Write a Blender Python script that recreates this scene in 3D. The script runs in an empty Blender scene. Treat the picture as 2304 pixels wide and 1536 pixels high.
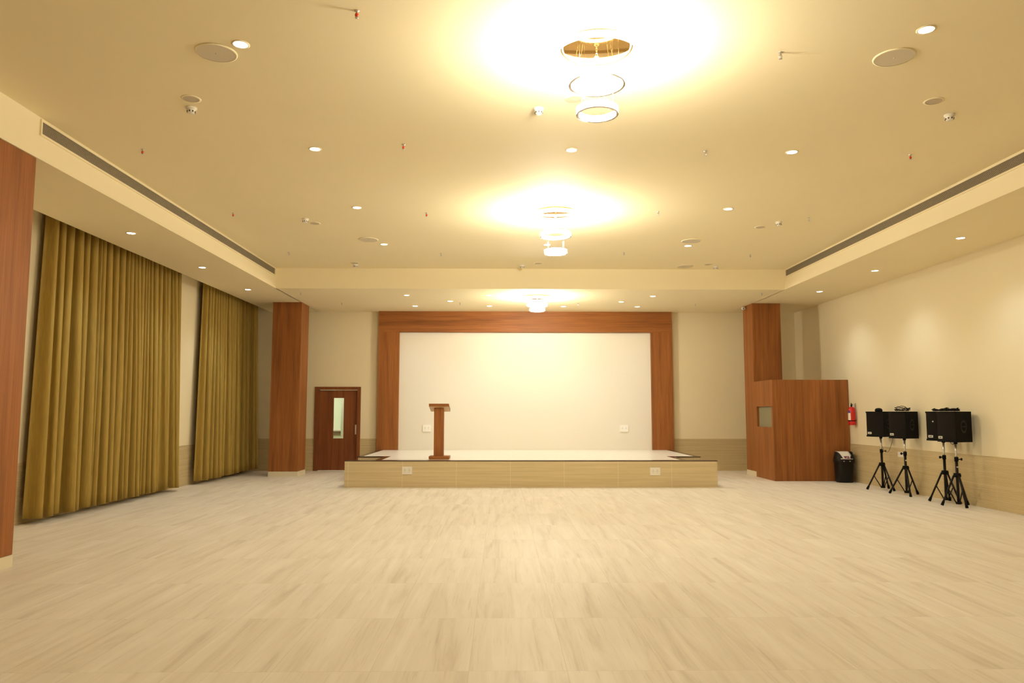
import bpy, bmesh, math, random
from mathutils import Vector, Matrix
PI = math.pi
SC = bpy.context.scene
COL = SC.collection

# ------------------------------------------------------------------ room measures (metres)
XL, XR, YB, YFRONT = -6.53, 7.744, 19.697, -2.6
ZM, ZS = 4.568, 4.131                 # recessed ceiling, dropped ceiling
XSL, XSR, YSB = -4.807, 6.066, 15.917  # edges of the dropped ceiling
XPK = -6.09                           # edge of the curtain pocket
ZD = 0.822                            # top of the tiled dado

# ------------------------------------------------------------------ materials
def mat(name):
    m = bpy.data.materials.new(name); m.use_nodes = True
    nt = m.node_tree; b = nt.nodes['Principled BSDF']
    return m, nt, b
def N(nt, t, **kw):
    n = nt.nodes.new(t)
    for k, v in kw.items(): setattr(n, k, v)
    return n
def plain(name, c, rough=0.5, metal=0.0, spec=0.5):
    m, nt, b = mat(name)
    b.inputs['Base Color'].default_value = (*c, 1)
    b.inputs['Roughness'].default_value = rough
    b.inputs['Metallic'].default_value = metal
    b.inputs['Specular IOR Level'].default_value = spec
    return m
def ramp(nt, stops):
    r = N(nt, 'ShaderNodeValToRGB'); e = r.color_ramp.elements
    e[0].position, e[0].color = stops[0][0], (*stops[0][1], 1)
    e[1].position, e[1].color = stops[-1][0], (*stops[-1][1], 1)
    for p, c in stops[1:-1]:
        x = e.new(p); x.color = (*c, 1)
    return r
def position(nt, scale=(1, 1, 1)):
    g = N(nt, 'ShaderNodeNewGeometry'); mp = N(nt, 'ShaderNodeMapping')
    mp.inputs['Scale'].default_value = scale
    nt.links.new(g.outputs['Position'], mp.inputs['Vector'])
    return g, mp
def paint(name, c, rough=0.75):
    m, nt, b = mat(name)
    g, mp = position(nt, (1, 1, 1))
    n = N(nt, 'ShaderNodeTexNoise'); n.inputs['Scale'].default_value = 0.8; n.inputs['Detail'].default_value = 3
    nt.links.new(mp.outputs[0], n.inputs['Vector'])
    r = ramp(nt, [(0.3, tuple(x*0.985 for x in c)), (0.7, c)])
    nt.links.new(n.outputs['Fac'], r.inputs[0]); nt.links.new(r.outputs[0], b.inputs['Base Color'])
    n2 = N(nt, 'ShaderNodeTexNoise'); n2.inputs['Scale'].default_value = 180
    bp = N(nt, 'ShaderNodeBump'); bp.inputs['Strength'].default_value = 0.03
    nt.links.new(mp.outputs[0], n2.inputs['Vector']); nt.links.new(n2.outputs['Fac'], bp.inputs['Height'])
    nt.links.new(bp.outputs[0], b.inputs['Normal'])
    b.inputs['Roughness'].default_value = rough
    b.inputs['Specular IOR Level'].default_value = 0.25
    return m
def wood(name, axis, dark, mid, light, rough=0.5):
    m, nt, b = mat(name)
    s = [9, 9, 9]; s['xyz'.index(axis)] = 0.45
    g, mp = position(nt, tuple(s))
    n = N(nt, 'ShaderNodeTexNoise'); n.inputs['Scale'].default_value = 1.0; n.inputs['Detail'].default_value = 6
    n.inputs['Roughness'].default_value = 0.55; n.inputs['Distortion'].default_value = 0.6
    nt.links.new(mp.outputs[0], n.inputs['Vector'])
    r = ramp(nt, [(0.28, dark), (0.5, mid), (0.75, light)])
    nt.links.new(n.outputs['Fac'], r.inputs[0])
    s2 = [70, 70, 70]; s2['xyz'.index(axis)] = 1.6
    mp2 = N(nt, 'ShaderNodeMapping'); mp2.inputs['Scale'].default_value = s2
    nt.links.new(g.outputs['Position'], mp2.inputs['Vector'])
    n2 = N(nt, 'ShaderNodeTexNoise'); n2.inputs['Scale'].default_value = 1; n2.inputs['Detail'].default_value = 3
    nt.links.new(mp2.outputs[0], n2.inputs['Vector'])
    r2 = ramp(nt, [(0.3, (0.80, 0.80, 0.80)), (0.65, (1.06, 1.06, 1.06))])
    nt.links.new(n2.outputs['Fac'], r2.inputs[0])
    mx = N(nt, 'ShaderNodeMixRGB', blend_type='MULTIPLY'); mx.inputs['Fac'].default_value = 1
    nt.links.new(r.outputs[0], mx.inputs['Color1']); nt.links.new(r2.outputs[0], mx.inputs['Color2'])
    nt.links.new(mx.outputs[0], b.inputs['Base Color'])
    b.inputs['Roughness'].default_value = rough
    b.inputs['Specular IOR Level'].default_value = 0.22
    return m
def floor_mat():
    m, nt, b = mat('travertine_floor'); L = nt.links.new
    g = N(nt, 'ShaderNodeNewGeometry')
    mp = N(nt, 'ShaderNodeMapping'); mp.inputs['Rotation'].default_value = (0, 0, PI/2)
    mp.inputs['Location'].default_value = (0.02, 0.19, 0)
    L(g.outputs['Position'], mp.inputs['Vector'])
    br = N(nt, 'ShaderNodeTexBrick'); br.offset = 0.0; br.squash = 1.0
    br.inputs['Color1'].default_value = (0, 0, 0, 1); br.inputs['Color2'].default_value = (1, 1, 1, 1)
    br.inputs['Mortar'].default_value = (0.5, 0.5, 0.5, 1)
    br.inputs['Scale'].default_value = 1; br.inputs['Mortar Size'].default_value = 0.0014
    br.inputs['Brick Width'].default_value = 1.145; br.inputs['Row Height'].default_value = 0.58
    L(mp.outputs[0], br.inputs['Vector'])
    # each tile samples its own piece of stone
    ad = N(nt, 'ShaderNodeVectorMath', operation='MULTIPLY_ADD')
    ad.inputs[1].default_value = (13, 37, 5)
    L(br.outputs['Color'], ad.inputs[0]); L(g.outputs['Position'], ad.inputs[2])
    def vein(sx, sy, dist, det, rough):
        mm = N(nt, 'ShaderNodeMapping'); mm.inputs['Scale'].default_value = (sx, sy, 1)
        L(ad.outputs[0], mm.inputs['Vector'])
        n = N(nt, 'ShaderNodeTexNoise'); n.inputs['Scale'].default_value = 1; n.inputs['Detail'].default_value = det
        n.inputs['Roughness'].default_value = rough; n.inputs['Distortion'].default_value = dist
        L(mm.outputs[0], n.inputs['Vector']); return n
    a = vein(8, 0.5, 0.8, 7, 0.64); c = vein(42, 1.2, 1.0, 4, 0.6); d = vein(2.2, 1.1, 0.2, 2, 0.5)
    ra = ramp(nt, [(0.25, (0.62, 0.545, 0.44)), (0.45, (0.765, 0.695, 0.585)), (0.62, (0.82, 0.755, 0.65)), (0.8, (0.865, 0.81, 0.71))])
    L(a.outputs['Fac'], ra.inputs[0])
    rc = ramp(nt, [(0.30, (0.84, 0.815, 0.78)), (0.42, (1, 1, 1)), (0.66, (1, 1, 1)), (0.75, (1.07, 1.07, 1.09))])
    L(c.outputs['Fac'], rc.inputs[0])
    mx = N(nt, 'ShaderNodeMixRGB', blend_type='MULTIPLY'); mx.inputs['Fac'].default_value = 0.62
    L(ra.outputs[0], mx.inputs['Color1']); L(rc.outputs[0], mx.inputs['Color2'])
    rd = ramp(nt, [(0.3, (0.965, 0.96, 0.95)), (0.7, (1.02, 1.02, 1.02))])
    L(d.outputs['Fac'], rd.inputs[0])
    mx2 = N(nt, 'ShaderNodeMixRGB', blend_type='MULTIPLY'); mx2.inputs['Fac'].default_value = 1
    L(mx.outputs[0], mx2.inputs['Color1']); L(rd.outputs[0], mx2.inputs['Color2'])
    mj = N(nt, 'ShaderNodeMixRGB'); mj.inputs['Color2'].default_value = (0.50, 0.44, 0.35, 1)
    ml = N(nt, 'ShaderNodeMath', operation='MULTIPLY'); ml.inputs[1].default_value = 0.6
    L(br.outputs['Fac'], ml.inputs[0]); L(ml.outputs[0], mj.inputs['Fac']); L(mx2.outputs[0], mj.inputs['Color1'])
    L(mj.outputs[0], b.inputs['Base Color'])
    b.inputs['Roughness'].default_value = 0.5; b.inputs['Specular IOR Level'].default_value = 0.16
    return m
def ribbed_tile(name, horiz, c0, c1, ribs=True):
    """beige wall tile with fine horizontal lines; seams run vertically every tile"""
    m, nt, b = mat(name); L = nt.links.new; k_ = 1.0 if ribs else 1.17
    g = N(nt, 'ShaderNodeNewGeometry')
    mp = N(nt, 'ShaderNodeMapping'); mp.inputs['Scale'].default_value = (0.7, 0.7, 30)
    L(g.outputs['Position'], mp.inputs['Vector'])
    n = N(nt, 'ShaderNodeTexNoise'); n.inputs['Scale'].default_value = 1; n.inputs['Detail'].default_value = 5
    n.inputs['Distortion'].default_value = 0.5
    L(mp.outputs[0], n.inputs['Vector'])
    r = ramp(nt, [(0.3, c0), (0.7, c1)]); L(n.outputs['Fac'], r.inputs[0])
    w = N(nt, 'ShaderNodeTexWave', bands_direction='Z'); w.inputs['Scale'].default_value = 14
    w.inputs['Distortion'].default_value = 1.2; w.inputs['Detail'].default_value = 2; w.inputs['Detail Scale'].default_value = 0.6
    L(g.outputs['Position'], w.inputs['Vector'])
    rw = ramp(nt, [(0.1, (0.86, 0.845, 0.82)), (0.6, (1.03, 1.03, 1.03))]); L(w.outputs['Fac'], rw.inputs[0])
    mx = N(nt, 'ShaderNodeMixRGB', blend_type='MULTIPLY'); mx.inputs['Fac'].default_value = 1.0 if ribs else 0.25
    L(r.outputs[0], mx.inputs['Color1']); L(rw.outputs[0], mx.inputs['Color2'])
    sp = N(nt, 'ShaderNodeSeparateXYZ'); L(g.outputs['Position'], sp.inputs[0])
    ad = N(nt, 'ShaderNodeMath', operation='ADD'); ad.inputs[1].default_value = 100*1.091 + (0.913 if horiz == 'X' else 0.2)
    L(sp.outputs[horiz], ad.inputs[0])
    md = N(nt, 'ShaderNodeMath', operation='MODULO'); md.inputs[1].default_value = 1.091; L(ad.outputs[0], md.inputs[0])
    lt = N(nt, 'ShaderNodeMath', operation='LESS_THAN'); lt.inputs[1].default_value = 0.006; L(md.outputs[0], lt.inputs[0])
    mj = N(nt, 'ShaderNodeMixRGB'); mj.inputs['Color2'].default_value = (c1[0]*k_, c1[1]*k_*1.01, c1[2]*k_*1.04, 1)
    L(lt.outputs[0], mj.inputs['Fac']); L(mx.outputs[0], mj.inputs['Color1'])
    L(mj.outputs[0], b.inputs['Base Color'])
    bp = N(nt, 'ShaderNodeBump'); bp.inputs['Strength'].default_value = 0.25 if ribs else 0.06; bp.inputs['Distance'].default_value = 0.01
    L(w.outputs['Fac'], bp.inputs['Height']); L(bp.outputs[0], b.inputs['Normal'])
    b.inputs['Roughness'].default_value = 0.5; b.inputs['Specular IOR Level'].default_value = 0.3
    return m
def cloth_mat():
    m, nt, b = mat('gold_curtain_cloth'); L = nt.links.new
    g, mp = position(nt, (60, 60, 4))
    n = N(nt, 'ShaderNodeTexNoise'); n.inputs['Scale'].default_value = 1; n.inputs['Detail'].default_value = 4
    L(mp.outputs[0], n.inputs['Vector'])
    r = ramp(nt, [(0.3, (0.31, 0.205, 0.042)), (0.7, (0.385, 0.262, 0.058))]); L(n.outputs['Fac'], r.inputs[0])
    L(r.outputs[0], b.inputs['Base Color'])
    b.inputs['Roughness'].default_value = 0.62; b.inputs['Specular IOR Level'].default_value = 0.2
    b.inputs['Sheen Weight'].default_value = 0.06; b.inputs['Sheen Tint'].default_value = (0.9, 0.7, 0.3, 1)
    return m
def emitter(name, c, s):
    m = bpy.data.materials.new(name); m.use_nodes = True; nt = m.node_tree
    nt.nodes.remove(nt.nodes['Principled BSDF'])
    e = N(nt, 'ShaderNodeEmission'); e.inputs[0].default_value = (*c, 1); e.inputs[1].default_value = s
    nt.links.new(e.outputs[0], nt.nodes['Material Output'].inputs[0]); return m
def glass_mat():
    m, nt, b = mat('door_glass')
    b.inputs['Base Color'].default_value = (0.95, 1, 0.96, 1); b.inputs['Roughness'].default_value = 0.02
    b.inputs['Transmission Weight'].default_value = 1; b.inputs['IOR'].default_value = 1.1
    return m

WARM = (1.0, 0.91, 0.71)
COOL = (0.76, 0.915, 1.0)
M = dict(
    paint=paint('cream_paint', (0.79, 0.695, 0.48)), ceil=paint('cream_ceiling_paint', (0.875, 0.775, 0.535)),
    white_wall=paint('white_panel_paint', (0.79, 0.745, 0.655), 0.55),
    corridor=paint('corridor_paint', (0.76, 0.80, 0.66)),
    floor=floor_mat(),
    dado_x=ribbed_tile('ribbed_beige_tile_x', 'X', (0.515, 0.405, 0.222), (0.615, 0.495, 0.285)),
    dado_y=ribbed_tile('ribbed_beige_tile_y', 'Y', (0.515, 0.405, 0.222), (0.615, 0.495, 0.285)),
    fascia=ribbed_tile('stage_fascia_tile', 'X', (0.55, 0.44, 0.25), (0.67, 0.55, 0.34), False),
    plinth=plain('plinth_tile', (0.74, 0.66, 0.48), 0.4),
    wood_z=wood('walnut_laminate_vertical', 'z', (0.215, 0.077, 0.021), (0.305, 0.109, 0.029), (0.375, 0.143, 0.041)),
    wood_x=wood('walnut_laminate_horizontal', 'x', (0.215, 0.077, 0.021), (0.305, 0.109, 0.029), (0.375, 0.143, 0.041)),
    wood_door=wood('dark_door_veneer', 'z', (0.16, 0.050, 0.016), (0.215, 0.068, 0.021), (0.265, 0.092, 0.030)),
    cloth=cloth_mat(),
    stage_top=plain('stage_floor_tile', (0.87, 0.82, 0.72), 0.3), granite=plain('dark_granite', (0.075, 0.042, 0.030), 0.18),
    pale_tan=plain('pale_tan_face', (0.62, 0.40, 0.20), 0.5),  # paler tan for the lectern underside and base gap
    white_plastic=plain('white_plastic', (0.80, 0.76, 0.67), 0.45), dot=plain('socket_holes', (0.06, 0.05, 0.04), 0.6),
    grey_face=plain('speaker_cover_mesh', (0.64, 0.57, 0.44), 0.7), grey_face2=plain('round_cover_face', (0.56, 0.48, 0.36), 0.7),
    slat=plain('grille_slat_paint', (0.60, 0.51, 0.35), 0.5), slat_shade=plain('grille_shade_black', (0.018, 0.014, 0.010), 0.8),  # the black is painted shade for behind the louvres
    gold=plain('brushed_gold', (0.66, 0.43, 0.16), 0.06, 1.0), chrome=plain('chrome', (0.75, 0.73, 0.70), 0.12, 1.0),
    silver=plain('silver_pole', (0.72, 0.70, 0.66), 0.3, 0.6), steel=plain('satin_steel', (0.70, 0.68, 0.64), 0.3, 1.0),
    black=plain('black_cabinet_vinyl', (0.0045, 0.004, 0.0035), 0.6, 0, 0.12), black2=plain('black_grille_cloth', (0.009, 0.0065, 0.0045), 0.7, 0, 0.12),
    black3=plain('black_tube_paint', (0.009, 0.0065, 0.006), 0.4, 0, 0.25), rubber=plain('black_rubber', (0.006, 0.0055, 0.005), 0.8, 0, 0.15),
    handle=plain('handle_plastic', (0.013, 0.0128, 0.0125), 0.5, 0, 0.2), badge=plain('silver_badge', (0.70, 0.68, 0.58), 0.35),
    red=plain('red_enamel', (0.60, 0.012, 0.012), 0.28), label=plain('cream_label', (0.80, 0.74, 0.58), 0.5), blue=plain('blue_print', (0.08, 0.06, 0.22), 0.5),
    red_bulb=plain('red_sprinkler_bulb', (0.75, 0.06, 0.015), 0.3), purple=plain('purple_print', (0.20, 0.015, 0.10), 0.5), bin=plain('black_bin_plastic', (0.008, 0.0065, 0.0055), 0.45, 0, 0.25),
    cord=plain('black_cable', (0.006, 0.005, 0.0045), 0.6, 0, 0.15), cord_orange=plain('orange_plug', (0.5, 0.12, 0.02), 0.5),
    thin_cord=plain('brown_lead', (0.10, 0.055, 0.03), 0.6),
    ring_light=emitter('ring_light', WARM, 250), ring_glow=emitter('ring_glow', WARM, 16), ring_small=emitter('ring_light_small', WARM, 215), lamp=emitter('downlight_lens', (1, 0.965, 0.90), 14),
    glass=glass_mat(), bright=plain('bright_white_plastic', (0.90, 0.88, 0.84), 0.35),
    board=plain('grey_green_board', (0.25, 0.225, 0.135), 0.5), counter=plain('counter_front', (0.30, 0.22, 0.14), 0.5),
)

for k in ('lamp', 'ring_glow'): M[k].cycles.emission_sampling = 'NONE'
# ------------------------------------------------------------------ mesh helpers
class MB:
    def __init__(s): s.bm = bmesh.new()
    def box(s, x0, x1, y0, y1, z0, z1, bev=0.0):
        t = bmesh.new(); bmesh.ops.create_cube(t, size=1)
        for v in t.verts: v.co = Vector(((x0+x1)/2 + v.co.x*(x1-x0), (y0+y1)/2 + v.co.y*(y1-y0), (z0+z1)/2 + v.co.z*(z1-z0)))
        if bev: bmesh.ops.bevel(t, geom=t.edges[:], offset=bev, segments=2, affect='EDGES', profile=0.7)
        s._add(t); return s
    def _add(s, t, mtx=None):
        me = bpy.data.meshes.new('tmp')
        if mtx: bmesh.ops.transform(t, matrix=mtx, verts=t.verts)
        t.to_mesh(me); t.free(); s.bm.from_mesh(me); bpy.data.meshes.remove(me)
    def lathe(s, prof, n=32, mtx=None, closed=False):
        """prof: (radius, z) points turned round z; closed joins last to first"""
        t = bmesh.new(); rings = []
        for r, z in prof:
            if r < 1e-6: rings.append([t.verts.new((0, 0, z))])
            else: rings.append([t.verts.new((r*math.cos(2*PI*k/n), r*math.sin(2*PI*k/n), z)) for k in range(n)])
        pairs = list(zip(rings, rings[1:])) + ([(rings[-1], rings[0])] if closed else [])
        for a, b in pairs:
            for k in range(n):
                k2 = (k+1) % n
                vs = [a[k % len(a)], a[k2 % len(a)], b[k2 % len(b)], b[k % len(b)]]
                u = []
                for v in vs:
                    if v not in u: u.append(v)
                if len(u) > 2: t.faces.new(u)
        bmesh.ops.recalc_face_normals(t, faces=t.faces)
        for f in t.faces: f.smooth = True
        s._add(t, mtx); return s
    def cyl(s, a, b, r, r2=None, n=16):
        a, b = Vector(a), Vector(b); d = b-a; L = d.length
        q = Vector((0, 0, 1)).rotation_difference(d).to_matrix().to_4x4(); r2 = r if r2 is None else r2
        return s.lathe([(0, 0), (r, 0), (r2, L), (0, L)], n, Matrix.Translation(a) @ q)
    def tube(s, pts, r, n=8):
        pts = [Vector(p) for p in pts]; t = bmesh.new(); rings = []
        up = Vector((0.13, 0.27, 0.95)).normalized()
        for i, p in enumerate(pts):
            d = (pts[min(i+1, len(pts)-1)] - pts[max(i-1, 0)])
            if d.length < 1e-9: d = Vector((0, 0, 1))
            d.normalize(); a = d.cross(up)
            if a.length < 1e-3: a = d.cross(Vector((1, 0, 0)))
            a.normalize(); b = d.cross(a)
            rings.append([t.verts.new(p + r*(math.cos(2*PI*k/n)*a + math.sin(2*PI*k/n)*b)) for k in range(n)])
        for A, B in zip(rings, rings[1:]):
            for k in range(n):
                f = t.faces.new((A[k], A[(k+1) % n], B[(k+1) % n], B[k])); f.smooth = True
        t.faces.new(rings[0]); t.faces.new(rings[-1])
        bmesh.ops.recalc_face_normals(t, faces=t.faces); s._add(t); return s
    def prism(s, poly, z0, z1, mtx=None, bev=0.0):
        t = bmesh.new(); a = [t.verts.new((x, y, z0)) for x, y in poly]; b = [t.verts.new((x, y, z1)) for x, y in poly]
        n = len(poly); t.faces.new(a[::-1]); t.faces.new(b)
        for k in range(n): t.faces.new((a[k], a[(k+1) % n], b[(k+1) % n], b[k]))
        bmesh.ops.recalc_face_normals(t, faces=t.faces)
        if bev: bmesh.ops.bevel(t, geom=t.edges[:], offset=bev, segments=2, affect='EDGES', profile=0.7)
        s._add(t, mtx); return s
    def grid(s, f, nu, nv, smooth=True):
        t = bmesh.new(); V = [[t.verts.new(f(i/nu, j/nv)) for j in range(nv+1)] for i in range(nu+1)]
        for i in range(nu):
            for j in range(nv):
                q = t.faces.new((V[i][j], V[i+1][j], V[i+1][j+1], V[i][j+1])); q.smooth = smooth
        s._add(t); return s
    def wall(s, axis, at, thick, u0, u1, z0, z1, hole=None):
        """wall slab across `axis` at `at`..`at`+thick, with one rectangular hole (ua, ub, za, zb)"""
        def bx(a, b, c, d):
            if b-a < 1e-6 or d-c < 1e-6: return
            lo, hi = min(at, at+thick), max(at, at+thick)
            s.box(lo, hi, a, b, c, d) if axis == 'x' else s.box(a, b, lo, hi, c, d)
        if not hole: bx(u0, u1, z0, z1); return s
        a, b, c, d = hole
        bx(u0, a, z0, z1); bx(b, u1, z0, z1); bx(a, b, z0, c); bx(a, b, d, z1); return s
    def build(s, name, m, parent=None):
        me = bpy.data.meshes.new(name); s.bm.to_mesh(me); s.bm.free(); me.materials.append(m)
        o = bpy.data.objects.new(name, me); COL.objects.link(o)
        if parent: o.parent = parent
        return o
def tag(o, label=None, cat=None, group=None, kind=None):
    if label: o['label'] = label
    if cat: o['category'] = cat
    if group: o['group'] = group
    if kind: o['kind'] = kind
    return o
def empty(name, loc, rz=0.0):
    o = bpy.data.objects.new(name, None); COL.objects.link(o)
    o.location = loc; o.rotation_euler = (0, 0, rz); o.empty_display_size = 0.1
    return o
def thing(name, loc, label, cat, group=None, rz=0.0): return tag(empty(name, loc, rz), label, cat, group)
def copy_tree(o, parent=None):
    c = o.copy(); COL.objects.link(c)
    if parent: c.parent = parent
    for ch in list(o.children): copy_tree(ch, c)
    return c
def repeat(proto, places, labels, group):
    """first place uses the prototype itself, the others copies with a label of their own"""
    first = True
    for p, l in zip(places, labels):
        o = proto if first else copy_tree(proto); first = False
        o.location = p; o['label'] = l; o['group'] = group
def struct(o): o['kind'] = 'structure'; return o

# ------------------------------------------------------------------ room shell
struct(MB().box(XL-0.3, XR+0.3, YFRONT-0.3, 22.6, -0.2, 0.0).build('floor', M['floor']))
c = MB()
c.box(XSL-0.05, XSR+0.05, YFRONT-0.2, YSB+0.05, ZM, ZM+0.15)
c.box(XPK, XSL, YFRONT-0.2, YB, ZS, ZM+0.15)
c.box(XSR, XR+0.2, YFRONT-0.2, YB, ZS, ZM+0.15)
c.box(XSL-0.02, XSR+0.02, YSB, YB+0.15, ZS, ZM+0.15)
c.box(XL-0.2, XPK+0.02, YFRONT-0.2, YB, ZM-0.02, ZM+0.15)
struct(c.build('ceiling', M['ceil']))
struct(MB().box(XL-0.2, XL, YFRONT-0.2, YB+0.15, 0, ZM+0.1).build('wall_left', M['paint']))
struct(MB().box(XR, XR+0.2, YFRONT-0.2, YB+0.15, 0, ZM+0.1).build('wall_right', M['paint']))
struct(MB().box(XL-0.2, XR+0.2, YFRONT-0.2, YFRONT, 0, ZM+0.1).build('wall_front', M['paint']))
DX0, DX1, DZ = -4.851, -3.661, 2.16
struct(MB().wall('y', YB, 0.15, XL-0.2, XR+0.2, 0, ZM+0.1, (DX0+0.03, DX1-0.03, 0, DZ-0.03)).build('wall_back', M['paint']))
struct(MB().box(XL, XL+0.014, YFRONT, YB, 0, ZD).build('baseboard_left', M['dado_y']))
struct(MB().box(XR-0.014, XR, YFRONT, YB, 0, ZD).build('baseboard_right', M['dado_y']))
struct(MB().box(XL+0.014, DX0-0.001, YB-0.014, YB, 0, ZD).box(DX1+0.001, -3.19, YB-0.014, YB, 0, ZD).box(4.44, XR-0.014, YB-0.014, YB, 0, ZD).build('baseboard_back', M['dado_x']))

# corridor seen through the glass of the door
struct(MB().box(-6.2, -3.2, 21.6, 21.75, 0, 2.8).box(-4.42, -3.4, 20.9, 21.0, 0, 2.7).box(-6.35, -6.2, YB+0.15, 21.75, 0, 2.8)
       .box(-3.4, -3.2, YB+0.15, 21.6, 0, 2.8).box(-6.2, -3.4, YB+0.15, 21.6, 2.7, 2.8).build('wall_corridor', M['corridor']))
k = thing('counter', (-5.25, 21.35, 0), 'low counter with a pale top seen through the door glass', 'counter')
MB().box(-0.75, 0.84, -0.22, 0.245, 0.975, 1.015).build('worktop', M['white_plastic'], k)
MB().box(-0.73, 0.82, -0.19, 0.24, 0.86, 0.974).build('apron', M['counter'], k)
MB().box(-0.73, 0.82, -0.17, 0.24, 0.0, 0.859).build('base', M['corridor'], k)
cl = bpy.data.lights.new('corridor_fill', 'AREA'); cl.energy = 26; cl.size = 0.6; cl.color = (1, 0.98, 0.86)  # area light without a fixture, added to brighten the unseen part of the corridor
clo = bpy.data.objects.new('corridor_fill', cl); COL.objects.link(clo); clo.location = (-5.1, 20.5, 2.66)

# door
d = tag(empty('door_1', (0, YB, 0)), 'brown wooden door with a tall narrow glass pane beside the stage', 'door', kind='structure')
f = MB(); f.box(DX0, DX0+0.10, -0.03, 0.10, 0, DZ); f.box(DX1-0.088, DX1, -0.03, 0.10, 0, DZ); f.box(DX0+0.10, DX1-0.088, -0.03, 0.10, DZ-0.078, DZ)
f.build('door_frame', M['wood_door'], d)
lf = MB().wall('y', 0.03, 0.045, DX0+0.104, DX1-0.092, 0.012, DZ-0.085, (-4.370, -4.104, 0.827, 1.872)).build('door_leaf', M['wood_door'], d)
MB().box(-4.368, -4.106, 0.048, 0.054, 0.829, 1.870).build('glass_pane', M['glass'], lf)
h = MB(); h.box(-3.803, -3.767, 0.012, 0.022, 0.93, 1.18, 0.004); h.cyl((-3.785, 0.015, 0.97), (-3.785, 0.031, 0.97), 0.008); h.cyl((-3.785, 0.015, 1.14), (-3.785, 0.031, 1.14), 0.008)
h.build('door_handle', M['steel'], lf)

# pillars
def pillar(x0, x1, y0, y1, label):
    p = tag(MB().box(x0, x1, y0, y1, 0.115, ZS, 0.006).build('pillar', M['wood_z']), label, 'pillar', kind='structure')
    MB().box(x0-0.004, x1+0.004, y0-0.004, y1+0.004, 0, 0.1145).build('plinth', M['plinth'], p)
pillar(-5.482, -4.797, 17.974, 18.666, 'brown wood clad square pillar between the far curtain and the door')
pillar(-5.51, -4.825, 6.97, 7.661, 'brown wood clad pillar at the left edge, nearest the camera')
pillar(6.04, 6.727, 17.953, 18.641, 'brown wood clad pillar rising behind the tall wooden booth')

# ------------------------------------------------------------------ stage
S0, S1, SF, SZ = -3.165, 4.385, 15.409, 0.537
NX0, NX1, NY = -2.575, 3.80, 16.72     # stair notches in both front corners
BW = 0.13
st = thing('stage', (0, 0, 0), 'low raised stage with beige tiled front and pale floor', 'stage')
core = MB(); core.box(NX0, NX1, SF+0.02, NY, 0, SZ-0.02); core.box(S0+0.02, S1-0.02, NY, YB-0.02, 0, SZ-0.02)
core.build('riser', M['fascia'], st)
MB().box(S0, S1, SF, SF+0.11, 0, SZ-0.02).build('front_fascia', M['fascia'], st)
t = MB(); t.box(NX0+BW, NX1-BW, SF+BW, NY+BW, SZ-0.02, SZ); t.box(S0+BW-0.01, S1-BW+0.01, NY+BW, YB-0.03, SZ-0.02, SZ)
t.build('platform_floor', M['stage_top'], st)
g = MB(); g.box(S0-0.005, S1+0.005, SF, SF+0.115, SZ-0.02, SZ+0.001)
g.box(NX0-0.005, NX0+BW, SF+0.115, NY+BW, SZ-0.02, SZ+0.001); g.box(NX1-BW, NX1+0.005, SF+0.115, NY+BW, SZ-0.02, SZ+0.001)
g.box(NX0+BW, NX1-BW, SF+0.115, SF+BW, SZ-0.02, SZ+0.001)
g.box(S0-0.005, NX0-0.005, NY-0.005, NY+BW, SZ-0.02, SZ+0.001); g.box(NX1+0.005, S1+0.005, NY-0.005, NY+BW, SZ-0.02, SZ+0.001)
g.box(S0-0.005, S0+BW-0.01, NY+BW, YB-0.03, SZ-0.02, SZ+0.001); g.box(S1-BW+0.01, S1+0.005, NY+BW, YB-0.03, SZ-0.02, SZ+0.001)
g.build('granite_border', M['granite'], st)
for side in (0, 1):
    a, b = (S0, NX0) if side == 0 else (NX1, S1)
    for k in range(2):
        lo = a + (b-a)*k/2 if side == 0 else a; hi = b if side == 0 else b - (b-a)*k/2
        MB().box(lo, hi, SF+0.11, NY, 0 if k == 0 else 0.18, 0.18*(k+1)).build('step', M['granite'], st)
# wooden surround and wall panel
y0, y1 = 19.555, YB-0.001
fr = thing('stage_surround', (0, 0, 0), 'wide brown wood frame around the white wall behind the stage', 'frame')
MB().box(-3.21, -2.669, y0, y1, SZ+0.0015, 3.588).build('post', M['wood_z'], fr)
MB().box(3.905, 4.461, y0, y1, SZ+0.0015, 3.588).build('post', M['wood_z'], fr)
MB().box(-3.21, 4.461, y0, y1, 3.588, ZS-0.001).build('lintel', M['wood_x'], fr)
tag(MB().box(-2.668, 3.904, YB-0.04, YB-0.002, SZ+0.0015, 3.587).build('wall_panel', M['white_wall']), 'plain white wall panel inside the brown surround behind the stage', 'wall panel')

# lectern
le = thing('lectern', (-1.28, 15.64, SZ+0.001), 'brown wooden lectern with slanted top standing on the stage', 'lectern')
MB().box(-0.215, 0.205, 0.0, 0.40, 0.012, 0.068, 0.002).build('base', M['wood_x'], le)
MB().box(-0.20, 0.19, 0.012, 0.388, 0.0, 0.012).build('base_gap', M['pale_tan'], le)
MB().box(-0.123, 0.076, 0.10, 0.29, 0.068, 1.06, 0.003).build('column', M['wood_z'], le)
tp = MB(); tp.prism([(0.0, 1.09), (0.46, 0.985), (0.46, 1.04), (0.0, 1.147)], -0.222, 0.19, Matrix(((0, 0, 1, 0), (1, 0, 0, 0), (0, 1, 0, 0), (0, 0, 0, 1))), 0.002)
top = tp.build('slanted_top', M['wood_x'], le)
un = MB(); un.prism([(0.004, 1.0860), (0.456, 0.983), (0.456, 0.9846), (0.004, 1.0876)], -0.220, 0.188, Matrix(((0, 0, 1, 0), (1, 0, 0, 0), (0, 1, 0, 0), (0, 0, 0, 1))))
tag(un.build('underside', M['pale_tan'], top), 'paler underside')

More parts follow.
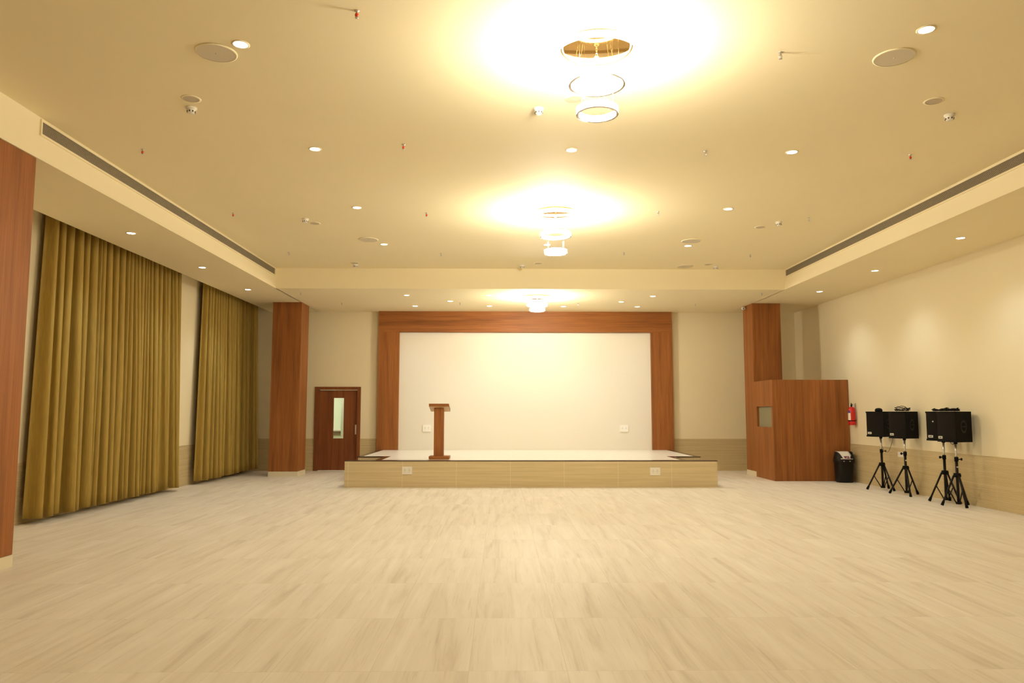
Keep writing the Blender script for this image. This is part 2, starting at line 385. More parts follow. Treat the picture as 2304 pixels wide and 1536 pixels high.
# ------------------------------------------------------------------ curtains
def curtain(ya, yb, nf, seed, label):
    rnd = random.Random(seed)
    def knots(n, jit):
        w = [1 + jit*(rnd.random()-0.5)*2 for _ in range(n)]; t = sum(w); out = [0]
        for x in w: out.append(out[-1] + x/t)
        return out, [0.65 + 0.5*rnd.random() for _ in range(n+1)]
    k1, a1 = knots(nf, 0.55); k2, a2 = knots(max(5, nf//3), 0.6)
    def phase(kn, u):
        u = min(max(u, 0), 0.999999); n = 0
        while kn[n+1] <= u: n += 1
        return n, (u-kn[n])/(kn[n+1]-kn[n]), kn[n+1]-kn[n]
    hem = [0.022*rnd.random() for _ in range(nf+1)]
    zt = ZM-0.06; W = yb-ya
    def P(u, v):
        sp = 1-v
        n, t, w = phase(k1, u + 0.012*u*(1-u)*math.sin(6*v + 2))
        am = a1[n]*(1-t) + a1[n+1]*t
        z = zt*v + sp*(0.072 + hem[n]*(1-t) + hem[n+1]*t)
        y = ya + W*u + (u-0.5)*0.30*sp + 0.095*w*W*math.sin(4*PI*t)
        n2, t2, w2 = phase(k2, u)
        x = XL + 0.165 - 0.080*am*math.cos(2*PI*t)*(0.85+0.25*sp) + 0.05*sp*(1 - math.cos(2*PI*t2))*a2[n2] + 0.03*sp
        return (x, y, z)
    o = MB().grid(P, nf*26, 26).build('curtain', M['cloth'])
    md = o.modifiers.new('thickness', 'SOLIDIFY'); md.thickness = 0.003
    return tag(o, label, 'curtain', None)
curtain(10.52, 14.76, 27, 5, 'wide pleated gold curtain nearest the camera on the left wall')
curtain(16.08, 19.42, 26, 11, 'narrower looking pleated gold curtain beside the far wooden pillar')

# ------------------------------------------------------------------ booth
bz, bx0, bx1, by0, by1 = 2.236, 6.035, XR-0.0145, 16.733, 17.944
bo = thing('control_booth', (0, 0, 0), 'tall brown wooden booth with a square window beside the bin', 'booth')
MB().box(bx0, bx1, by0, by0+0.04, 0, bz).build('front_panel', M['wood_z'], bo)
MB().wall('x', bx0, 0.052, by0+0.04, by1, 0, bz, (16.83, 17.80, 1.176, 1.645)).build('side_panel', M['wood_z'], bo)
MB().box(bx0+0.052, bx0+0.066, 16.828, 17.802, 1.174, 1.647).build('window_board', M['board'], bo)

# bin
bi = thing('swing_bin', (7.46, 16.485, 0), 'black plastic bin with a white flap standing against the booth', 'bin')
b = MB()
def oval(r, z, n=36, e=3.2):
    return [((abs(math.cos(2*PI*k/n))**(2/e))*math.copysign(r, math.cos(2*PI*k/n)), (abs(math.sin(2*PI*k/n))**(2/e))*math.copysign(r*0.92, math.sin(2*PI*k/n)), z) for k in range(n)]
def loft(mb, rings, cap=True):
    t = bmesh.new(); R = [[t.verts.new(p) for p in r] for r in rings]
    for A, B in zip(R, R[1:]):
        for k in range(len(A)):
            q = t.faces.new((A[k], A[(k+1) % len(A)], B[(k+1) % len(A)], B[k])); q.smooth = True
    if cap: t.faces.new(R[0][::-1]); t.faces.new(R[-1])
    bmesh.ops.recalc_face_normals(t, faces=t.faces); mb._add(t)
loft(b, [oval(0.155, 0), oval(0.165, 0.02), oval(0.186, 0.44), oval(0.188, 0.455)]); b.build('bucket', M['bin'], bi)
b = MB()
def hood(r, z):
    return [(x, y, z + 0.145*max(0.0, (abs(x)/r)-0.45)/0.55) for x, y, _ in oval(r, z)]
loft(b, [oval(0.197, 0.435), oval(0.203, 0.45), oval(0.198, 0.485), hood(0.168, 0.515), hood(0.150, 0.512), oval(0.15, 0.47)], False)
b.build('hood', M['bin'], bi)
fl = MB(); fl.grid(lambda u, v: (-0.130 + 0.260*u, -0.168 + 0.30*v, 0.507 + 0.155*math.sin(PI*0.60*v)), 6, 12)
flo = fl.build('flap', M['white_plastic'], bi); md = flo.modifiers.new('thickness', 'SOLIDIFY'); md.thickness = 0.006
pl = MB()
for (xa, xb, za, zb) in ((-0.045, -0.002, 0.05, 0.14), (0.006, 0.062, 0.03, 0.10), (-0.045, 0.062, 0.16, 0.20), (0.03, 0.062, 0.12, 0.15)):
    pl.grid(lambda u, v, xa=xa, xb=xb, za=za, zb=zb: (xa + (xb-xa)*u, -0.168 + 0.30*(za+(zb-za)*v) - 0.008, 0.507 + 0.155*math.sin(PI*0.60*(za+(zb-za)*v)) + 0.004), 2, 2)
tag(pl.build('sticker', M['purple'], flo), 'purple sticker')
for sx in (-0.075, 0.055):
    MB().box(sx-0.012, sx+0.012, -0.187, -0.18, 0.455, 0.466, 0.002).build('clip_mark', M['white_plastic'], bi)

# fire extinguisher
ex = thing('fire_extinguisher', (XR-0.097, 16.42, 1.235), 'red fire extinguisher hung on the wall beside the booth', 'fire extinguisher')
MB().lathe([(0, 0.0), (0.066, 0.0), (0.076, 0.012), (0.076, 0.33), (0.068, 0.362), (0.045, 0.388), (0.022, 0.398), (0, 0.398)], 28).build('cylinder', M['red'], ex)
MB().lathe([(0.0765, 0.085), (0.0785, 0.087), (0.0785, 0.103), (0.0765, 0.105)], 28).build('strap', M['black'], ex)
lb = MB(); lb.grid(lambda u, v: (0.0772*math.cos(-3.25+0.95*u), 0.0772*math.sin(-3.25+0.95*u), 0.11+0.19*v), 10, 1); tag(lb.build('paper_label', M['label'], ex), 'cream printed label')
lb = MB(); lb.grid(lambda u, v: (0.0776*math.cos(-3.22+0.9*u), 0.0776*math.sin(-3.22+0.9*u), 0.262+0.05*v), 10, 1); lb.build('label_heading', M['blue'], ex)
v = MB(); v.cyl((0, 0, 0.395), (0, 0, 0.435), 0.016); v.box(-0.012, 0.012, -0.055, 0.012, 0.435, 0.448, 0.002); v.box(-0.010, 0.010, -0.03, 0.012, 0.458, 0.468, 0.002); v.cyl((0, 0, 0.435), (0, 0, 0.478), 0.007)
v.build('valve', M['black'], ex)
MB().box(0.080, 0.0972, -0.012, 0.012, 0.12, 0.475).build('wall_bracket', M['steel'], ex)
MB().tube([(0.0, 0.02, 0.42), (0.03, 0.06, 0.40), (0.035, 0.085, 0.30), (0.03, 0.088, 0.14)], 0.009).build('hose', M['rubber'], ex)

# ------------------------------------------------------------------ sockets
def socket_plate(w, h, nmod, m='white_plastic', dp=0.012):
    o = empty('socket_plate', (0, 0, 0))
    MB().box(-w/2, w/2, -dp, 0, -h/2, h/2, 0.003).build('plate', M[m], o)
    for k in range(nmod):
        cx = (k - (nmod-1)/2)*w/(nmod+0.35)
        s_ = MB().box(cx-0.028, cx+0.028, -dp-0.004, -dp-0.0001, -0.045, 0.045, 0.002).build('socket', M[m], o)
        q = MB()
        for (px, pz, r) in ((0, 0.026, .006), (-0.013, 0.0, .005), (0.013, 0.0, .005), (0, -0.028, .004)):
            q.cyl((cx+px, -dp-0.0055, pz), (cx+px, -dp-0.0042, pz), r, n=10)
        q.build('pin_holes', M['dot'], s_)
    return o
proto = socket_plate(0.205, 0.155, 2)
tag(proto, None, 'socket')
repeat(proto, [(-1.905, SF-0.0006, 0.338), (3.116, SF-0.0006, 0.318)], ['white double socket plate on the left part of the stage front', 'white double socket plate on the right part of the stage front'], 'sockets on the stage front')
proto = socket_plate(0.215, 0.175, 2, 'bright', 0.03); tag(proto, None, 'socket')
repeat(proto, [(-1.933, YB-0.0406, 1.094), (3.185, YB-0.0406, 1.091)], ['white socket plate on the panel just left of the lectern', 'white socket plate at the right end of the white panel'], 'sockets on the white panel')
o = socket_plate(0.19, 0.095, 2); o.location = (XR-0.0145, 14.604, 0.70); o.rotation_euler = (0, 0, -PI/2)
tag(o, 'white socket plate on the ribbed wall tile behind a speaker stand', 'socket')
for ch in o.children:
    for q in ([ch] + list(ch.children)): q.scale = (1, 1, 0.62) if q.parent != ch and ch.name.startswith('socket') and q is ch else q.scale

# ------------------------------------------------------------------ speakers on stands
def speaker_stand(cx, cy, feet, clamp_rz, label, mark):
    o = thing('speaker_stand', (cx, cy, 0), label, 'stand', 'tripod speaker stands by the right wall')
    hub = 0.50
    MB().cyl((0, 0, 0.05), (0, 0, 0.745), 0.022).build('outer_tube', M['black3'], o)
    tag(MB().cyl((0, 0, 0.745), (0, 0, 1.0), 0.0165).build('inner_pole', M['silver'], o), 'silver extending pole')
    MB().cyl((0, 0, 0.72), (0, 0, 0.79), 0.030).build('clamp', M['rubber'], o)
    kx, ky = math.cos(clamp_rz), math.sin(clamp_rz)
    MB().cyl((kx*0.028, ky*0.028, 0.755), (kx*0.07, ky*0.07, 0.755), 0.008).cyl((kx*0.07, ky*0.07, 0.755), (kx*0.085, ky*0.085, 0.755), 0.022).build('clamp_knob', M['rubber'], o)
    MB().lathe([(0.023, hub-0.035), (0.05, hub-0.035), (0.06, hub-0.01), (0.05, hub+0.03), (0.023, hub+0.03)], 18).build('hub', M['rubber'], o)
    MB().lathe([(0.0, 0.035), (0.04, 0.035), (0.045, 0.06), (0.023, 0.075)], 18).build('lower_collar', M['rubber'], o)
    if mark: MB().box(-0.016, 0.016, -0.0235, -0.0205, 0.62, 0.64).build('sticker', M['badge'], o)
    for fx, fy in feet:
        r = Vector((fx-cx, fy-cy, 0)); dr = r.normalized()
        A = dr*0.05 + Vector((0, 0, hub-0.01)); B = r + Vector((0, 0, 0.018))
        lg = MB().cyl(A, B, 0.0155).build('leg', M['black3'], o)
        dd = (B-A).normalized()
        MB().cyl(B - dd*0.06, B + dd*0.012, 0.019, 0.024).build('rubber_foot', M['rubber'], lg)
        mid = A.lerp(B, 0.46)
        MB().cyl(mid, dr*0.035 + Vector((0, 0, 0.055)), 0.009).build('brace', M['black3'], o)
    return o
def speaker(cx, cy, rz, label, dot=False):
    """front faces local -y; trapezoid plan, domed grille between two lips"""
    o = thing('loudspeaker', (cx, cy, 1.0), label, 'loudspeaker', 'black loudspeakers on the stands', rz)
    w, dp, H0, H1 = 0.185, 0.185, 0.035, 0.53
    MB().cyl((0, 0, 0.0005), (0, 0, H0+0.002), 0.028).build('pole_socket', M['rubber'], o)
    MB().prism([(-w, -dp+0.02), (w, -dp+0.02), (w*0.86, dp), (-w*0.86, dp)], H0, H1, bev=0.008).build('cabinet', M['black'], o)
    def G(u, v):
        x = (2*u-1)*(w-0.004); return (x, -dp+0.018 - 0.030*(1-(2*u-1)**2), H0+0.03 + (H1-H0-0.06)*v)
    gg = MB().grid(G, 16, 2); gr = gg.build('grille', M['black2'], o)
    for ln, za, zb in (('lower_lip', H0, H0+0.03), ('upper_lip', H1-0.03, H1)):
        lip = MB()
        pts = [(-w-0.004, -dp+0.03)] + [((2*k/14-1)*(w+0.004), -dp+0.012 - 0.036*(1-(2*k/14-1)**2)) for k in range(15)] + [(w+0.004, -dp+0.03)]
        lip.prism(pts, za, zb); lip.build(ln, M['black'], o)
    bd = MB(); bd.box(-w+0.045, -w+0.125, -dp-0.012, -dp+0.01, H0+0.052, H0+0.092, 0.002); bo_ = bd.build('badge', M['badge'], o)
    MB().box(-w+0.058, -w+0.112, -dp-0.0135, -dp-0.0118, H0+0.066, H0+0.077).build('badge_print', M['handle'], bo_)
    for s_ in (-1, 1):
        # oval handle on each slanting side
        ang = math.atan2(0.14*w, 2*dp-0.02)
        mt = Matrix.Translation((s_*w*0.935, 0.005, 0.285)) @ Matrix.Rotation(s_*ang, 4, 'Z') @ Matrix.Rotation(s_*PI/2, 4, 'Y')
        hh = MB()
        pr = bmesh.new(); n = 28; rings = []
        for (rr, hz) in ((0.052, 0.0), (0.066, 0.008), (0.074, 0.004), (0.078, 0.0)):
            rings.append([pr.verts.new((rr*1.32*math.cos(2*PI*k/n), rr*0.85*math.sin(2*PI*k/n), hz)) for k in range(n)])
        for A, B in zip(rings, rings[1:]):
            for k in range(n): q = pr.faces.new((A[k], A[(k+1) % n], B[(k+1) % n], B[k])); q.smooth = True
        bmesh.ops.recalc_face_normals(pr, faces=pr.faces); hh._add(pr, mt)
        bar = bmesh.new(); bmesh.ops.create_cube(bar, size=1)
        for v_ in bar.verts: v_.co = Vector((v_.co.x*0.02, v_.co.y*0.095, v_.co.z*0.012 + 0.004))
        hh._add(bar, mt); hh.build('side_handle', M['handle'], o)
    if dot: tag(MB().cyl((-0.05, -dp-0.014, 0.36), (-0.05, -dp-0.005, 0.36), 0.012, n=14).build('round_sticker', M['badge'], o), 'small pale dot on the grille')
    return o
R_ = math.radians
sp = [  # centre, feet, clamp direction, speaker turn
    ((7.500, 14.90), [(7.205, 14.93), (7.575, 14.62), (7.715, 15.10)], R_(-30), R_(-62)),
    ((7.470, 13.97), [(7.30, 14.25), (7.362, 13.646), (7.715, 14.05)], R_(190), R_(-68)),
    ((7.545, 12.86), [(7.331, 12.986), (7.715, 13.05), (7.62, 12.59)], R_(190), R_(-60)),
    ((7.415, 12.30), [(7.205, 12.40), (7.395, 12.056), (7.66, 12.454)], R_(-10), R_(-76)),
]
lab = [('black tripod stand farthest from the camera, its silver pole beside a hanging lead', 'black loudspeaker nearest the booth with a black lump on top'),
       ('black tripod stand in front of the white wall socket', 'black loudspeaker second from the booth with loose cable loops on top'),
       ('black tripod stand of the near pair standing behind the other', 'black loudspeaker with a pale dot, partly hidden behind the nearest one'),
       ('black tripod stand nearest the camera, with a small sticker', 'black loudspeaker nearest the camera with its oval side handle in view')]
for k, ((cx, cy), feet, ck, rz) in enumerate(sp):
    speaker_stand(cx, cy, feet, ck, lab[k][0], k in (1, 3)); speaker(cx, cy, rz, lab[k][1], k == 2)
ST = 1.531
tag(MB().lathe([(0, 0.0), (0.075, 0.0), (0.082, 0.025), (0.065, 0.055), (0.03, 0.068), (0, 0.07)], 16, Matrix.Translation((7.46, 14.86, ST-0.001)) @ Matrix.Rotation(0.3, 4, 'Z') @ Matrix.Diagonal((1, 0.75, 1, 1))).build('cable_pouch', M['cord']),
    'small black lump of wound cable on the speaker nearest the booth', 'cable')
def cable_heap(cx, cy, seed, n, spread, lift, label, m='cord', turn=26):
    rnd = random.Random(seed); pts = []
    for k in range(n):
        a = 2*PI*k/turn; r = spread*(0.6+0.4*rnd.random()); b_ = rnd.random()
        pts.append((cx + r*math.cos(a)*(0.85+0.3*rnd.random()), cy + r*1.15*math.sin(a)*(0.85+0.3*rnd.random()), ST + 0.007 + lift*abs(math.sin(a*0.77+seed))*(0.35+0.65*b_)*(0.3+0.7*k/n)))
    out = []
    for i in range(len(pts)-1):
        p0 = Vector(pts[max(i-1, 0)]); p1 = Vector(pts[i]); p2 = Vector(pts[i+1]); p3 = Vector(pts[min(i+2, len(pts)-1)])
        for t_ in (0, .25, .5, .75):
            out.append(0.5*((2*p1) + (p2-p0)*t_ + (2*p0-5*p1+4*p2-p3)*t_**2 + (3*p1-p0-3*p2+p3)*t_**3))
    for q in out: q.z = max(q.z, ST+0.0065)
    return tag(MB().tube(out, 0.0055, 6).build('cable_coil', M[m]), label, 'cable')
cable_heap(7.45, 13.95, 3, 60, 0.13, 0.13, 'loose looping black cable heaped on the second speaker from the booth', turn=14)
cable_heap(7.53, 12.86, 7, 120, 0.125, 0.05, 'flat tangle of black cable on the partly hidden loudspeaker', turn=15)
cable_heap(7.40, 12.33, 9, 130, 0.12, 0.065, 'thick coil of black cable on top of the nearest loudspeaker', turn=17)
ld = []
for k in range(41):
    t_ = k/40; ld.append((7.42+0.30*t_, 14.80+0.06*t_, 1.033 - 0.30*math.sin(PI*t_)**0.8 - 0.0*t_))
tag(MB().tube(ld, 0.0035, 6).build('hanging_lead', M['thin_cord']), 'thin brown lead hanging in a loop below the speaker nearest the booth', 'cable')
ld = [(7.33+0.07*k/12, 12.30-0.02*k/12, 1.033-0.035*math.sin(PI*k/12)**0.5) for k in range(13)]
tag(MB().tube(ld, 0.0035, 6).build('short_lead', M['cord']), 'short black lead looped under the nearest loudspeaker', 'cable')

# ------------------------------------------------------------------ ceiling fittings
def spot(parent, power, ang, col, z=-0.03, r=0.05):
    l = bpy.data.lights.new('lamp', 'SPOT'); l.energy = power; l.spot_size = math.radians(ang); l.spot_blend = 1.0
    l.color = col; l.shadow_soft_size = r
    o = bpy.data.objects.new('lamp', l); COL.objects.link(o); o.parent = parent; o.location = (0, 0, z)
def downlight(power, ang, col):
    o = tag(empty('downlight', (0, 0, 0)), None, 'downlight')
    MB().lathe([(0.058, -0.001), (0.074, -0.001), (0.075, -0.004), (0.062, -0.008), (0.058, -0.006)], 32, closed=True).build('trim_ring', M['ceil'], o)
    MB().lathe([(0, -0.005), (0.0585, -0.005)], 32).build('lens', M['lamp'], o)
    spot(o, power, ang, col)
    return o
P_MAIN, P_SIDE, P_BACK = 40, 60, 38
xs = {-2.18: 'left', 0.815: 'centre', 3.41: 'right'}
pl_, lb_ = [], []
for (x, y, z_) in ((-2.18, 6.047, ZM), (3.39, 5.72, ZM), (-2.18, 8.56, ZM), (0.812, 8.546, ZM), (3.412, 8.573, ZM), (-2.176, 11.09, ZM), (3.413, 11.071, ZM), (-2.156, 13.574, ZM), (0.828, 13.559, ZM), (3.429, 13.607, ZM)):
    pl_.append((x, y, z_))
lb_ = ['lit round downlight beside the large round cover at upper left', 'lit round downlight above the large round cover at upper right',
       'second lit downlight from the camera in the left row of the high ceiling', 'lit downlight between the two near ring chandeliers in the middle row', 'second lit downlight from the camera in the right row of the high ceiling',
       'third lit downlight from the camera in the left row of the high ceiling', 'third lit downlight from the camera in the right row of the high ceiling',
       'farthest lit downlight in the left row, beside the large round cover', 'lit downlight seen just beside the bottom ring of the second chandelier', 'farthest lit downlight in the right row, just below the large round cover']
repeat(downlight(P_MAIN, 120, COOL), pl_, lb_, 'downlights in the high ceiling')
repeat(downlight(P_SIDE, 112, COOL), [(-5.45, 10.95, ZS), (-5.45, 13.59, ZS), (-5.457, 16.09, ZS)],
       ['lit downlight in front of the near gold curtain', 'lit downlight in front of the gap between the two curtains', 'lit downlight in front of the far gold curtain'], 'downlights over the curtains')
repeat(downlight(P_SIDE, 112, COOL), [(6.904, 11.05, ZS), (6.92, 13.69, ZS), (6.918, 16.13, ZS)],
       ['lit downlight beside the right wall nearest the camera', 'middle one of three lit downlights along the right wall', 'lit downlight above the wooden booth at the right wall'], 'downlights along the right wall')
repeat(downlight(P_BACK, 115, COOL), [(-2.141, 16.805, ZS), (-0.291, 16.803, ZS), (1.566, 16.833, ZS), (3.426, 16.864, ZS), (-1.223, 17.712, ZS), (2.848, 17.742, ZS), (-2.151, 18.56, ZS), (-0.309, 18.524, ZS), (1.538, 18.568, ZS), (3.38, 18.572, ZS)],
       ['leftmost lit downlight of the front row over the stage', 'lit front row downlight just left of the stage chandelier', 'lit front row downlight just right of the stage chandelier', 'rightmost lit downlight of the front row over the stage',
        'left one of the two lit downlights midway over the stage', 'right one of the two lit downlights midway over the stage',
        'leftmost lit downlight of the rear row close to the wooden lintel', 'lit rear row downlight left of the stage chandelier by the lintel', 'lit rear row downlight right of the stage chandelier by the lintel', 'rightmost lit downlight of the rear row close to the wooden lintel'], 'downlights over the stage')

# large and small round covers
o = tag(empty('ceiling_speaker', (0, 0, 0)), None, 'ceiling speaker')
MB().lathe([(0.158, -0.001), (0.172, -0.001), (0.171, -0.008), (0.160, -0.011)], 48).build('rim', M['ceil'], o)
g_ = MB().lathe([(0, -0.009), (0.1595, -0.009)], 48).build('grille', M['grey_face'], o)
MB().lathe([(0, -0.013), (0.008, -0.013), (0.010, -0.009)], 12).build('centre_screw', M['grey_face2'], g_)
repeat(o, [(-2.437, 6.199, ZM), (3.378, 6.19, ZM), (-2.374, 13.203, ZM), (3.386, 13.209, ZM), (3.852, 15.583, ZM)],
       ['large round ceiling cover at upper left beside a lit downlight', 'large round ceiling cover at upper right below a lit downlight', 'large round ceiling cover in the left half of the far high ceiling',
        'large round ceiling cover just above the farthest right row downlight', 'large round cover at the far edge of the high ceiling'], 'large round ceiling covers')
o = tag(empty('ceiling_cover', (0, 0, 0)), None, 'ceiling cover')
MB().lathe([(0.074, -0.001), (0.094, -0.001), (0.092, -0.005), (0.076, -0.006)], 32).build('rim', M['ceil'], o)
MB().lathe([(0, -0.004), (0.0755, -0.004)], 32).build('face', M['grey_face2'], o)
repeat(o, [(-3.045, 7.162, ZM), (0.708, 7.103, ZM), (4.246, 7.101, ZM), (-3.045, 12.055, ZM), (4.28, 12.182, ZM), (-3.03, 15.325, ZM), (0.75, 15.305, ZM), (4.279, 15.359, ZM)],
       ['small round cover above a smoke detector at upper left', 'small round cover behind the lowest ring of the near chandelier', 'small round cover above a smoke detector at upper right',
        'small round cover beside a smoke detector in mid left ceiling', 'small round cover beside a smoke detector in mid right ceiling', 'small round cover above the far left smoke detector', 'small round cover beside the far centre smoke detector', 'small round cover beside the far right smoke detector'], 'small round ceiling covers')
o = tag(empty('smoke_detector', (0, 0, 0)), None, 'smoke detector')
MB().lathe([(0, 0), (0.053, 0), (0.053, -0.014), (0.047, -0.02), (0.044, -0.02)], 28).build('base', M['white_plastic'], o)
MB().lathe([(0.043, -0.019), (0.041, -0.040), (0.034, -0.056), (0.024, -0.062), (0, -0.062)], 28).build('cap', M['white_plastic'], o)
q = MB()
for k in range(8):
    a = 2*PI*k/8; q.box(-0.006, 0.006, -0.003, 0.003, -0.008, 0.008); 
    for v_ in list(q.bm.verts)[-8:]:
        v_.co = Matrix.Rotation(a, 3, 'Z') @ (v_.co + Vector((0, 0.0395, -0.045)))
q.build('vent_slot', M['dot'], o)
repeat(o, [(-3.132, 7.38, ZM), (0.368, 7.347, ZM), (4.604, 7.441, ZM), (-3.123, 11.773, ZM), (4.458, 11.842, ZM), (-3.043, 15.49, ZM), (0.425, 15.5, ZM), (4.497, 15.572, ZM)],
       ['white smoke detector at upper left below a small round cover', 'white smoke detector left of the near ring chandelier', 'white smoke detector at upper right below a small round cover',
        'white smoke detector in the mid left of the high ceiling', 'white smoke detector in the mid right of the high ceiling', 'white smoke detector at far left of the high ceiling', 'white smoke detector at far centre below the second chandelier', 'white smoke detector at far right of the high ceiling'], 'smoke detectors on the high ceiling')
def sprinkler(bulb):
    br = 2.0 if bulb else 1.0
    o = tag(empty('sprinkler', (0, 0, 0)), None, 'sprinkler')
    MB().lathe([(0, 0), (0.02, 0), (0.017, -0.006), (0.007, -0.007), (0.007, -0.02), (0, -0.02)], 14).build('escutcheon', M['steel'], o)
    MB().tube([(0.004, 0, -0.018), (0.013, 0, -0.030), (0.013, 0, -0.042), (0.003, 0, -0.055)], 0.0028, 6).tube([(-0.004, 0, -0.018), (-0.013, 0, -0.030), (-0.013, 0, -0.042), (-0.003, 0, -0.055)], 0.0028, 6).build('frame_arms', M['steel'], o)
    MB().lathe([(0, -0.02), (0.0065*br, -0.024), (0.0075*br, -0.036), (0.0055*br, -0.047), (0, -0.053)], 10).build('bulb', M['red_bulb'] if bulb else M['steel'], o)
    MB().lathe([(0, -0.055), (0.015, -0.056), (0.015, -0.058), (0, -0.059)], 14).build('deflector', M['steel'], o)
    return o
repeat(sprinkler(True), [(-1.111, 5.507, ZM), (-4.2, 8.612, ZM), (-1.13, 8.401, ZM), (4.856, 8.65, ZM), (-4.144, 11.44, ZM), (-1.161, 11.39, ZM)],
       ['red sprinkler head at the top edge left of the near chandelier', 'red sprinkler head near the left air grille', 'small red sprinkler head right of the second left row downlight', 'red sprinkler head near the right air grille',
        'red sprinkler head beside the left air grille in mid ceiling', 'small red sprinkler head left of the second chandelier'], 'sprinklers with red bulbs')
repeat(sprinkler(False), [(2.368, 6.125, ZM), (2.387, 8.566, ZM), (2.39, 11.253, ZM), (4.837, 11.57, ZM), (0.352, 11.798, ZM), (-4.092, 14.302, ZM), (-1.179, 14.353, ZM), (2.345, 14.21, ZM), (4.826, 14.351, ZM),
                          (-3.86, 18.056, ZS), (-1.005, 17.964, ZS), (1.848, 18.021, ZS), (4.71, 18.079, ZS), (-4.431, 16.499, ZS), (5.737, 16.37, ZS)],
       ['steel sprinkler head right of the near chandelier at the top', 'steel sprinkler head left of the second right row downlight', 'steel sprinkler head at the right edge of the glow of the second chandelier', 'steel sprinkler head near the right air grille in mid ceiling', 'tiny sprinkler head inside the ceiling glow just left of the second chandelier',
        'steel sprinkler head near the far end of the left grille', 'steel sprinkler head below the farthest left row downlight', 'tiny steel sprinkler head between the second chandelier and the farthest right row downlight', 'steel sprinkler head near the far end of the right grille',
        'steel sprinkler head over the door beside the stage', 'steel sprinkler head over the left half of the stage', 'steel sprinkler head right of the stage chandelier', 'steel sprinkler head over the right end of the stage surround',
        'steel fitting on the low ceiling in front of the left pillar', 'steel fitting on the low ceiling in front of the right pillar'], 'steel sprinkler heads')

# long air grilles in the ceiling step
def air_grille(x, s, ya, yb, label):
    o = thing('air_grille', (x, ya, 4.399), label, 'air grille')
    Lg, Hh = yb-ya, 0.129
    def bx(mb, d0, d1, a, b, za, zb): mb.box(min(s*d0, s*d1), max(s*d0, s*d1), a, b, za, zb)
    m = MB(); bx(m, 0.0, 0.003, 0, Lg, 0, Hh); m.build('dark_backing', M['slat_shade'], o)  # flat black plate on the step, standing in for shade between the slats
    m = MB(); bx(m, 0, 0.016, -0.02, Lg+0.02, -0.022, 0.0); bx(m, 0, 0.016, -0.02, Lg+0.02, Hh, Hh+0.022); bx(m, 0, 0.016, -0.02, 0, 0, Hh); bx(m, 0, 0.016, Lg, Lg+0.02, 0, Hh)
    m.build('frame', M['ceil'], o)
    m = MB(); n = 10
    for k in range(n):
        z = Hh*(k+0.62)/n; bx(m, 0.0105, 0.0135, 0, Lg, z-0.0019, z+0.0019)
    m.build('louvres', M['slat'], o)
air_grille(XSL, 1, 7.68, 15.78, 'long slatted air grille in the left ceiling step')
air_grille(XSR, -1, 7.68, 15.78, 'long slatted air grille in the right ceiling step')

# security camera at the top of the right pillar
sc_ = thing('security_camera', (6.04, 18.44, 4.05), 'small white security camera at the top of the right pillar', 'security camera')
MB().cyl((-0.0005, 0.02, 0.03), (-0.02, 0.02, 0.03), 0.035).build('mount', M['white_plastic'], sc_)
MB().cyl((-0.02, 0.02, 0.03), (-0.06, 0.0, 0.03), 0.012).build('arm', M['white_plastic'], sc_)
MB().cyl((-0.045, 0.06, 0.035), (-0.085, -0.10, 0.005), 0.034).build('body', M['bright'], sc_)
MB().cyl((-0.085, -0.10, 0.005), (-0.0862, -0.1045, 0.0042), 0.013).build('lens', M['black'], sc_)

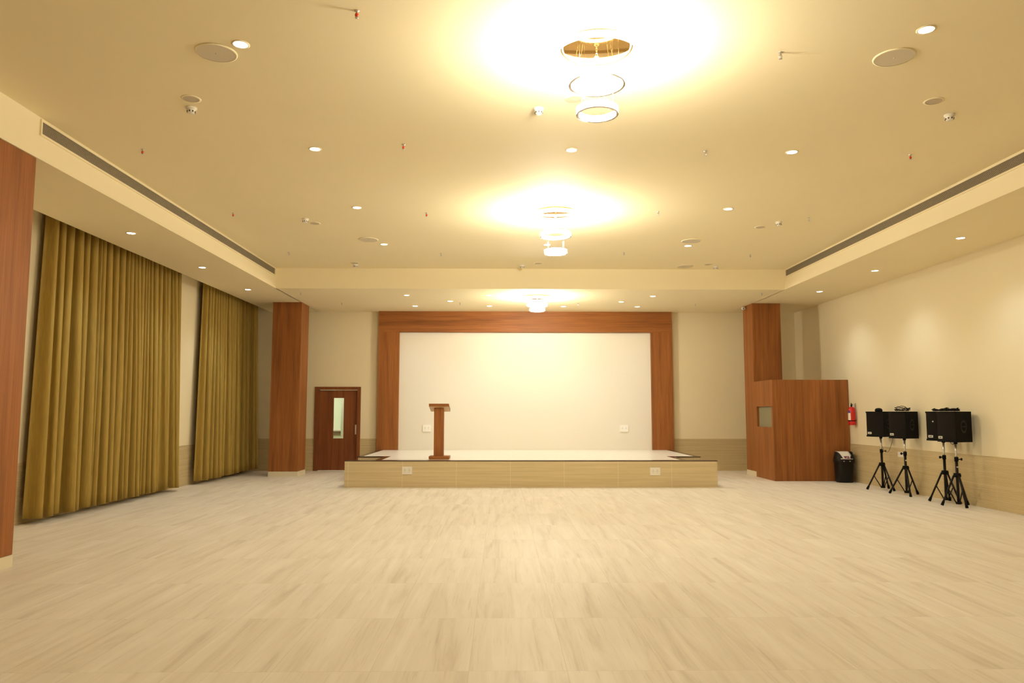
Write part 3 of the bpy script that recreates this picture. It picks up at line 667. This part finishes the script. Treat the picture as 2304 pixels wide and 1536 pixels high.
# ------------------------------------------------------------------ ring chandeliers
def chandelier(x, y, z, drops, label, em):
    o = thing('ring_chandelier', (x, y, z), label, 'chandelier', 'three ring chandeliers down the middle')
    MB().lathe([(0, -0.03), (0.27, -0.03), (0.30, -0.022), (0.305, -0.001), (0, -0.001)], 56).build('canopy', M['gold'], o)
    MB().cyl((0, 0, drops[0]-0.01), (0, 0, -0.028), 0.007).build('centre_rod', M['chrome'], o)
    hang = MB().lathe([(0, drops[0]-0.03), (0.02, drops[0]-0.028), (0.02, drops[0]-0.01), (0, drops[0]-0.006)], 16)
    hang.build('rod_cap', M['chrome'], o)
    for j, (R, dz) in enumerate(zip((0.37, 0.235, 0.175), drops)):
        h = 0.030; t_ = 0.020
        r = MB().lathe([(R-t_, dz+h-0.004), (R, dz+h-0.004), (R, dz+h), (R-t_, dz+h)], 64, closed=True)
        if j: r.lathe([(R-t_, dz-h), (R, dz-h), (R, dz-h+0.004), (R-t_, dz-h+0.004)], 64, closed=True)
        r = r.build('ring', M['chrome'], o)
        lo_ = dz-h+0.0045; hi_ = dz+h-0.0045
        ri = R-t_+0.001 if j else R-0.006
        MB().lathe([(ri, lo_), (R-0.001, lo_), (R-0.001, hi_), (ri, hi_)], 40, closed=True).build('diffuser', em[j], r)
        if not j: MB().lathe([(R-t_, lo_-0.001), (R-0.008, lo_-0.001), (R-0.008, hi_), (R-t_, hi_)], 64, closed=True).build('inner_diffuser', M['ring_glow'], r)
        for k in range(4):
            a = 2*PI*(k+0.5)/4
            MB().cyl((math.cos(a)*(R-0.01), math.sin(a)*(R-0.01), dz+h-0.002), (math.cos(a)*min(R-0.01, 0.26), math.sin(a)*min(R-0.01, 0.26), -0.028), 0.0016, n=6).build('wire', M['chrome'], o)
E3 = [M['ring_light'], M['ring_small'], M['ring_small']]
chandelier(0.79, 6.05, ZM, (-0.070, -0.305, -0.56), 'three ring lit chandelier nearest the camera under a gold canopy', E3)
chandelier(0.82, 11.28, ZM, (-0.070, -0.36, -0.625), 'three ring lit chandelier in the middle of the high ceiling', E3)
chandelier(0.806, 16.95, ZS, (-0.070, -0.20, -0.31), 'compact three ring lit chandelier over the stage', E3)

# ------------------------------------------------------------------ world, camera, view
w = bpy.data.worlds.new('World'); SC.world = w; w.use_nodes = True
w.node_tree.nodes['Background'].inputs[0].default_value = (0.02, 0.018, 0.015, 1)
f_px, pitch, yaw, roll = 1694.23, 0.092792, 0.013717, 0.0008
F = Vector((math.sin(yaw)*math.cos(pitch), math.cos(yaw)*math.cos(pitch), math.sin(pitch)))
r0 = F.cross(Vector((0, 0, 1))).normalized(); u0 = r0.cross(F)
Rv = math.cos(roll)*r0 + math.sin(roll)*u0; Uv = -math.sin(roll)*r0 + math.cos(roll)*u0
cam = bpy.data.cameras.new('Camera'); co = bpy.data.objects.new('Camera', cam); COL.objects.link(co)
cam.sensor_fit = 'HORIZONTAL'; cam.sensor_width = 36; cam.lens = f_px*36/2304; cam.clip_start = 0.05; cam.clip_end = 100
m4 = Matrix((Rv, Uv, -F)).transposed().to_4x4(); m4.translation = Vector((0, 0, 1.5222)); co.matrix_world = m4
SC.camera = co
vs = SC.view_settings; vs.view_transform = 'Standard'; vs.look = 'None'; vs.gamma = 1; vs.use_curve_mapping = False; vs.exposure = 0.0
SC.cycles.max_bounces = 10; SC.cycles.use_adaptive_sampling = True; SC.cycles.adaptive_threshold = 0.03; SC.cycles.use_light_tree = False; SC.cycles.diffuse_bounces = 6; SC.cycles.glossy_bounces = 4; SC.cycles.transmission_bounces = 6
SC.cycles.sample_clamp_indirect = 8; SC.cycles.caustics_reflective = False; SC.cycles.caustics_refractive = False
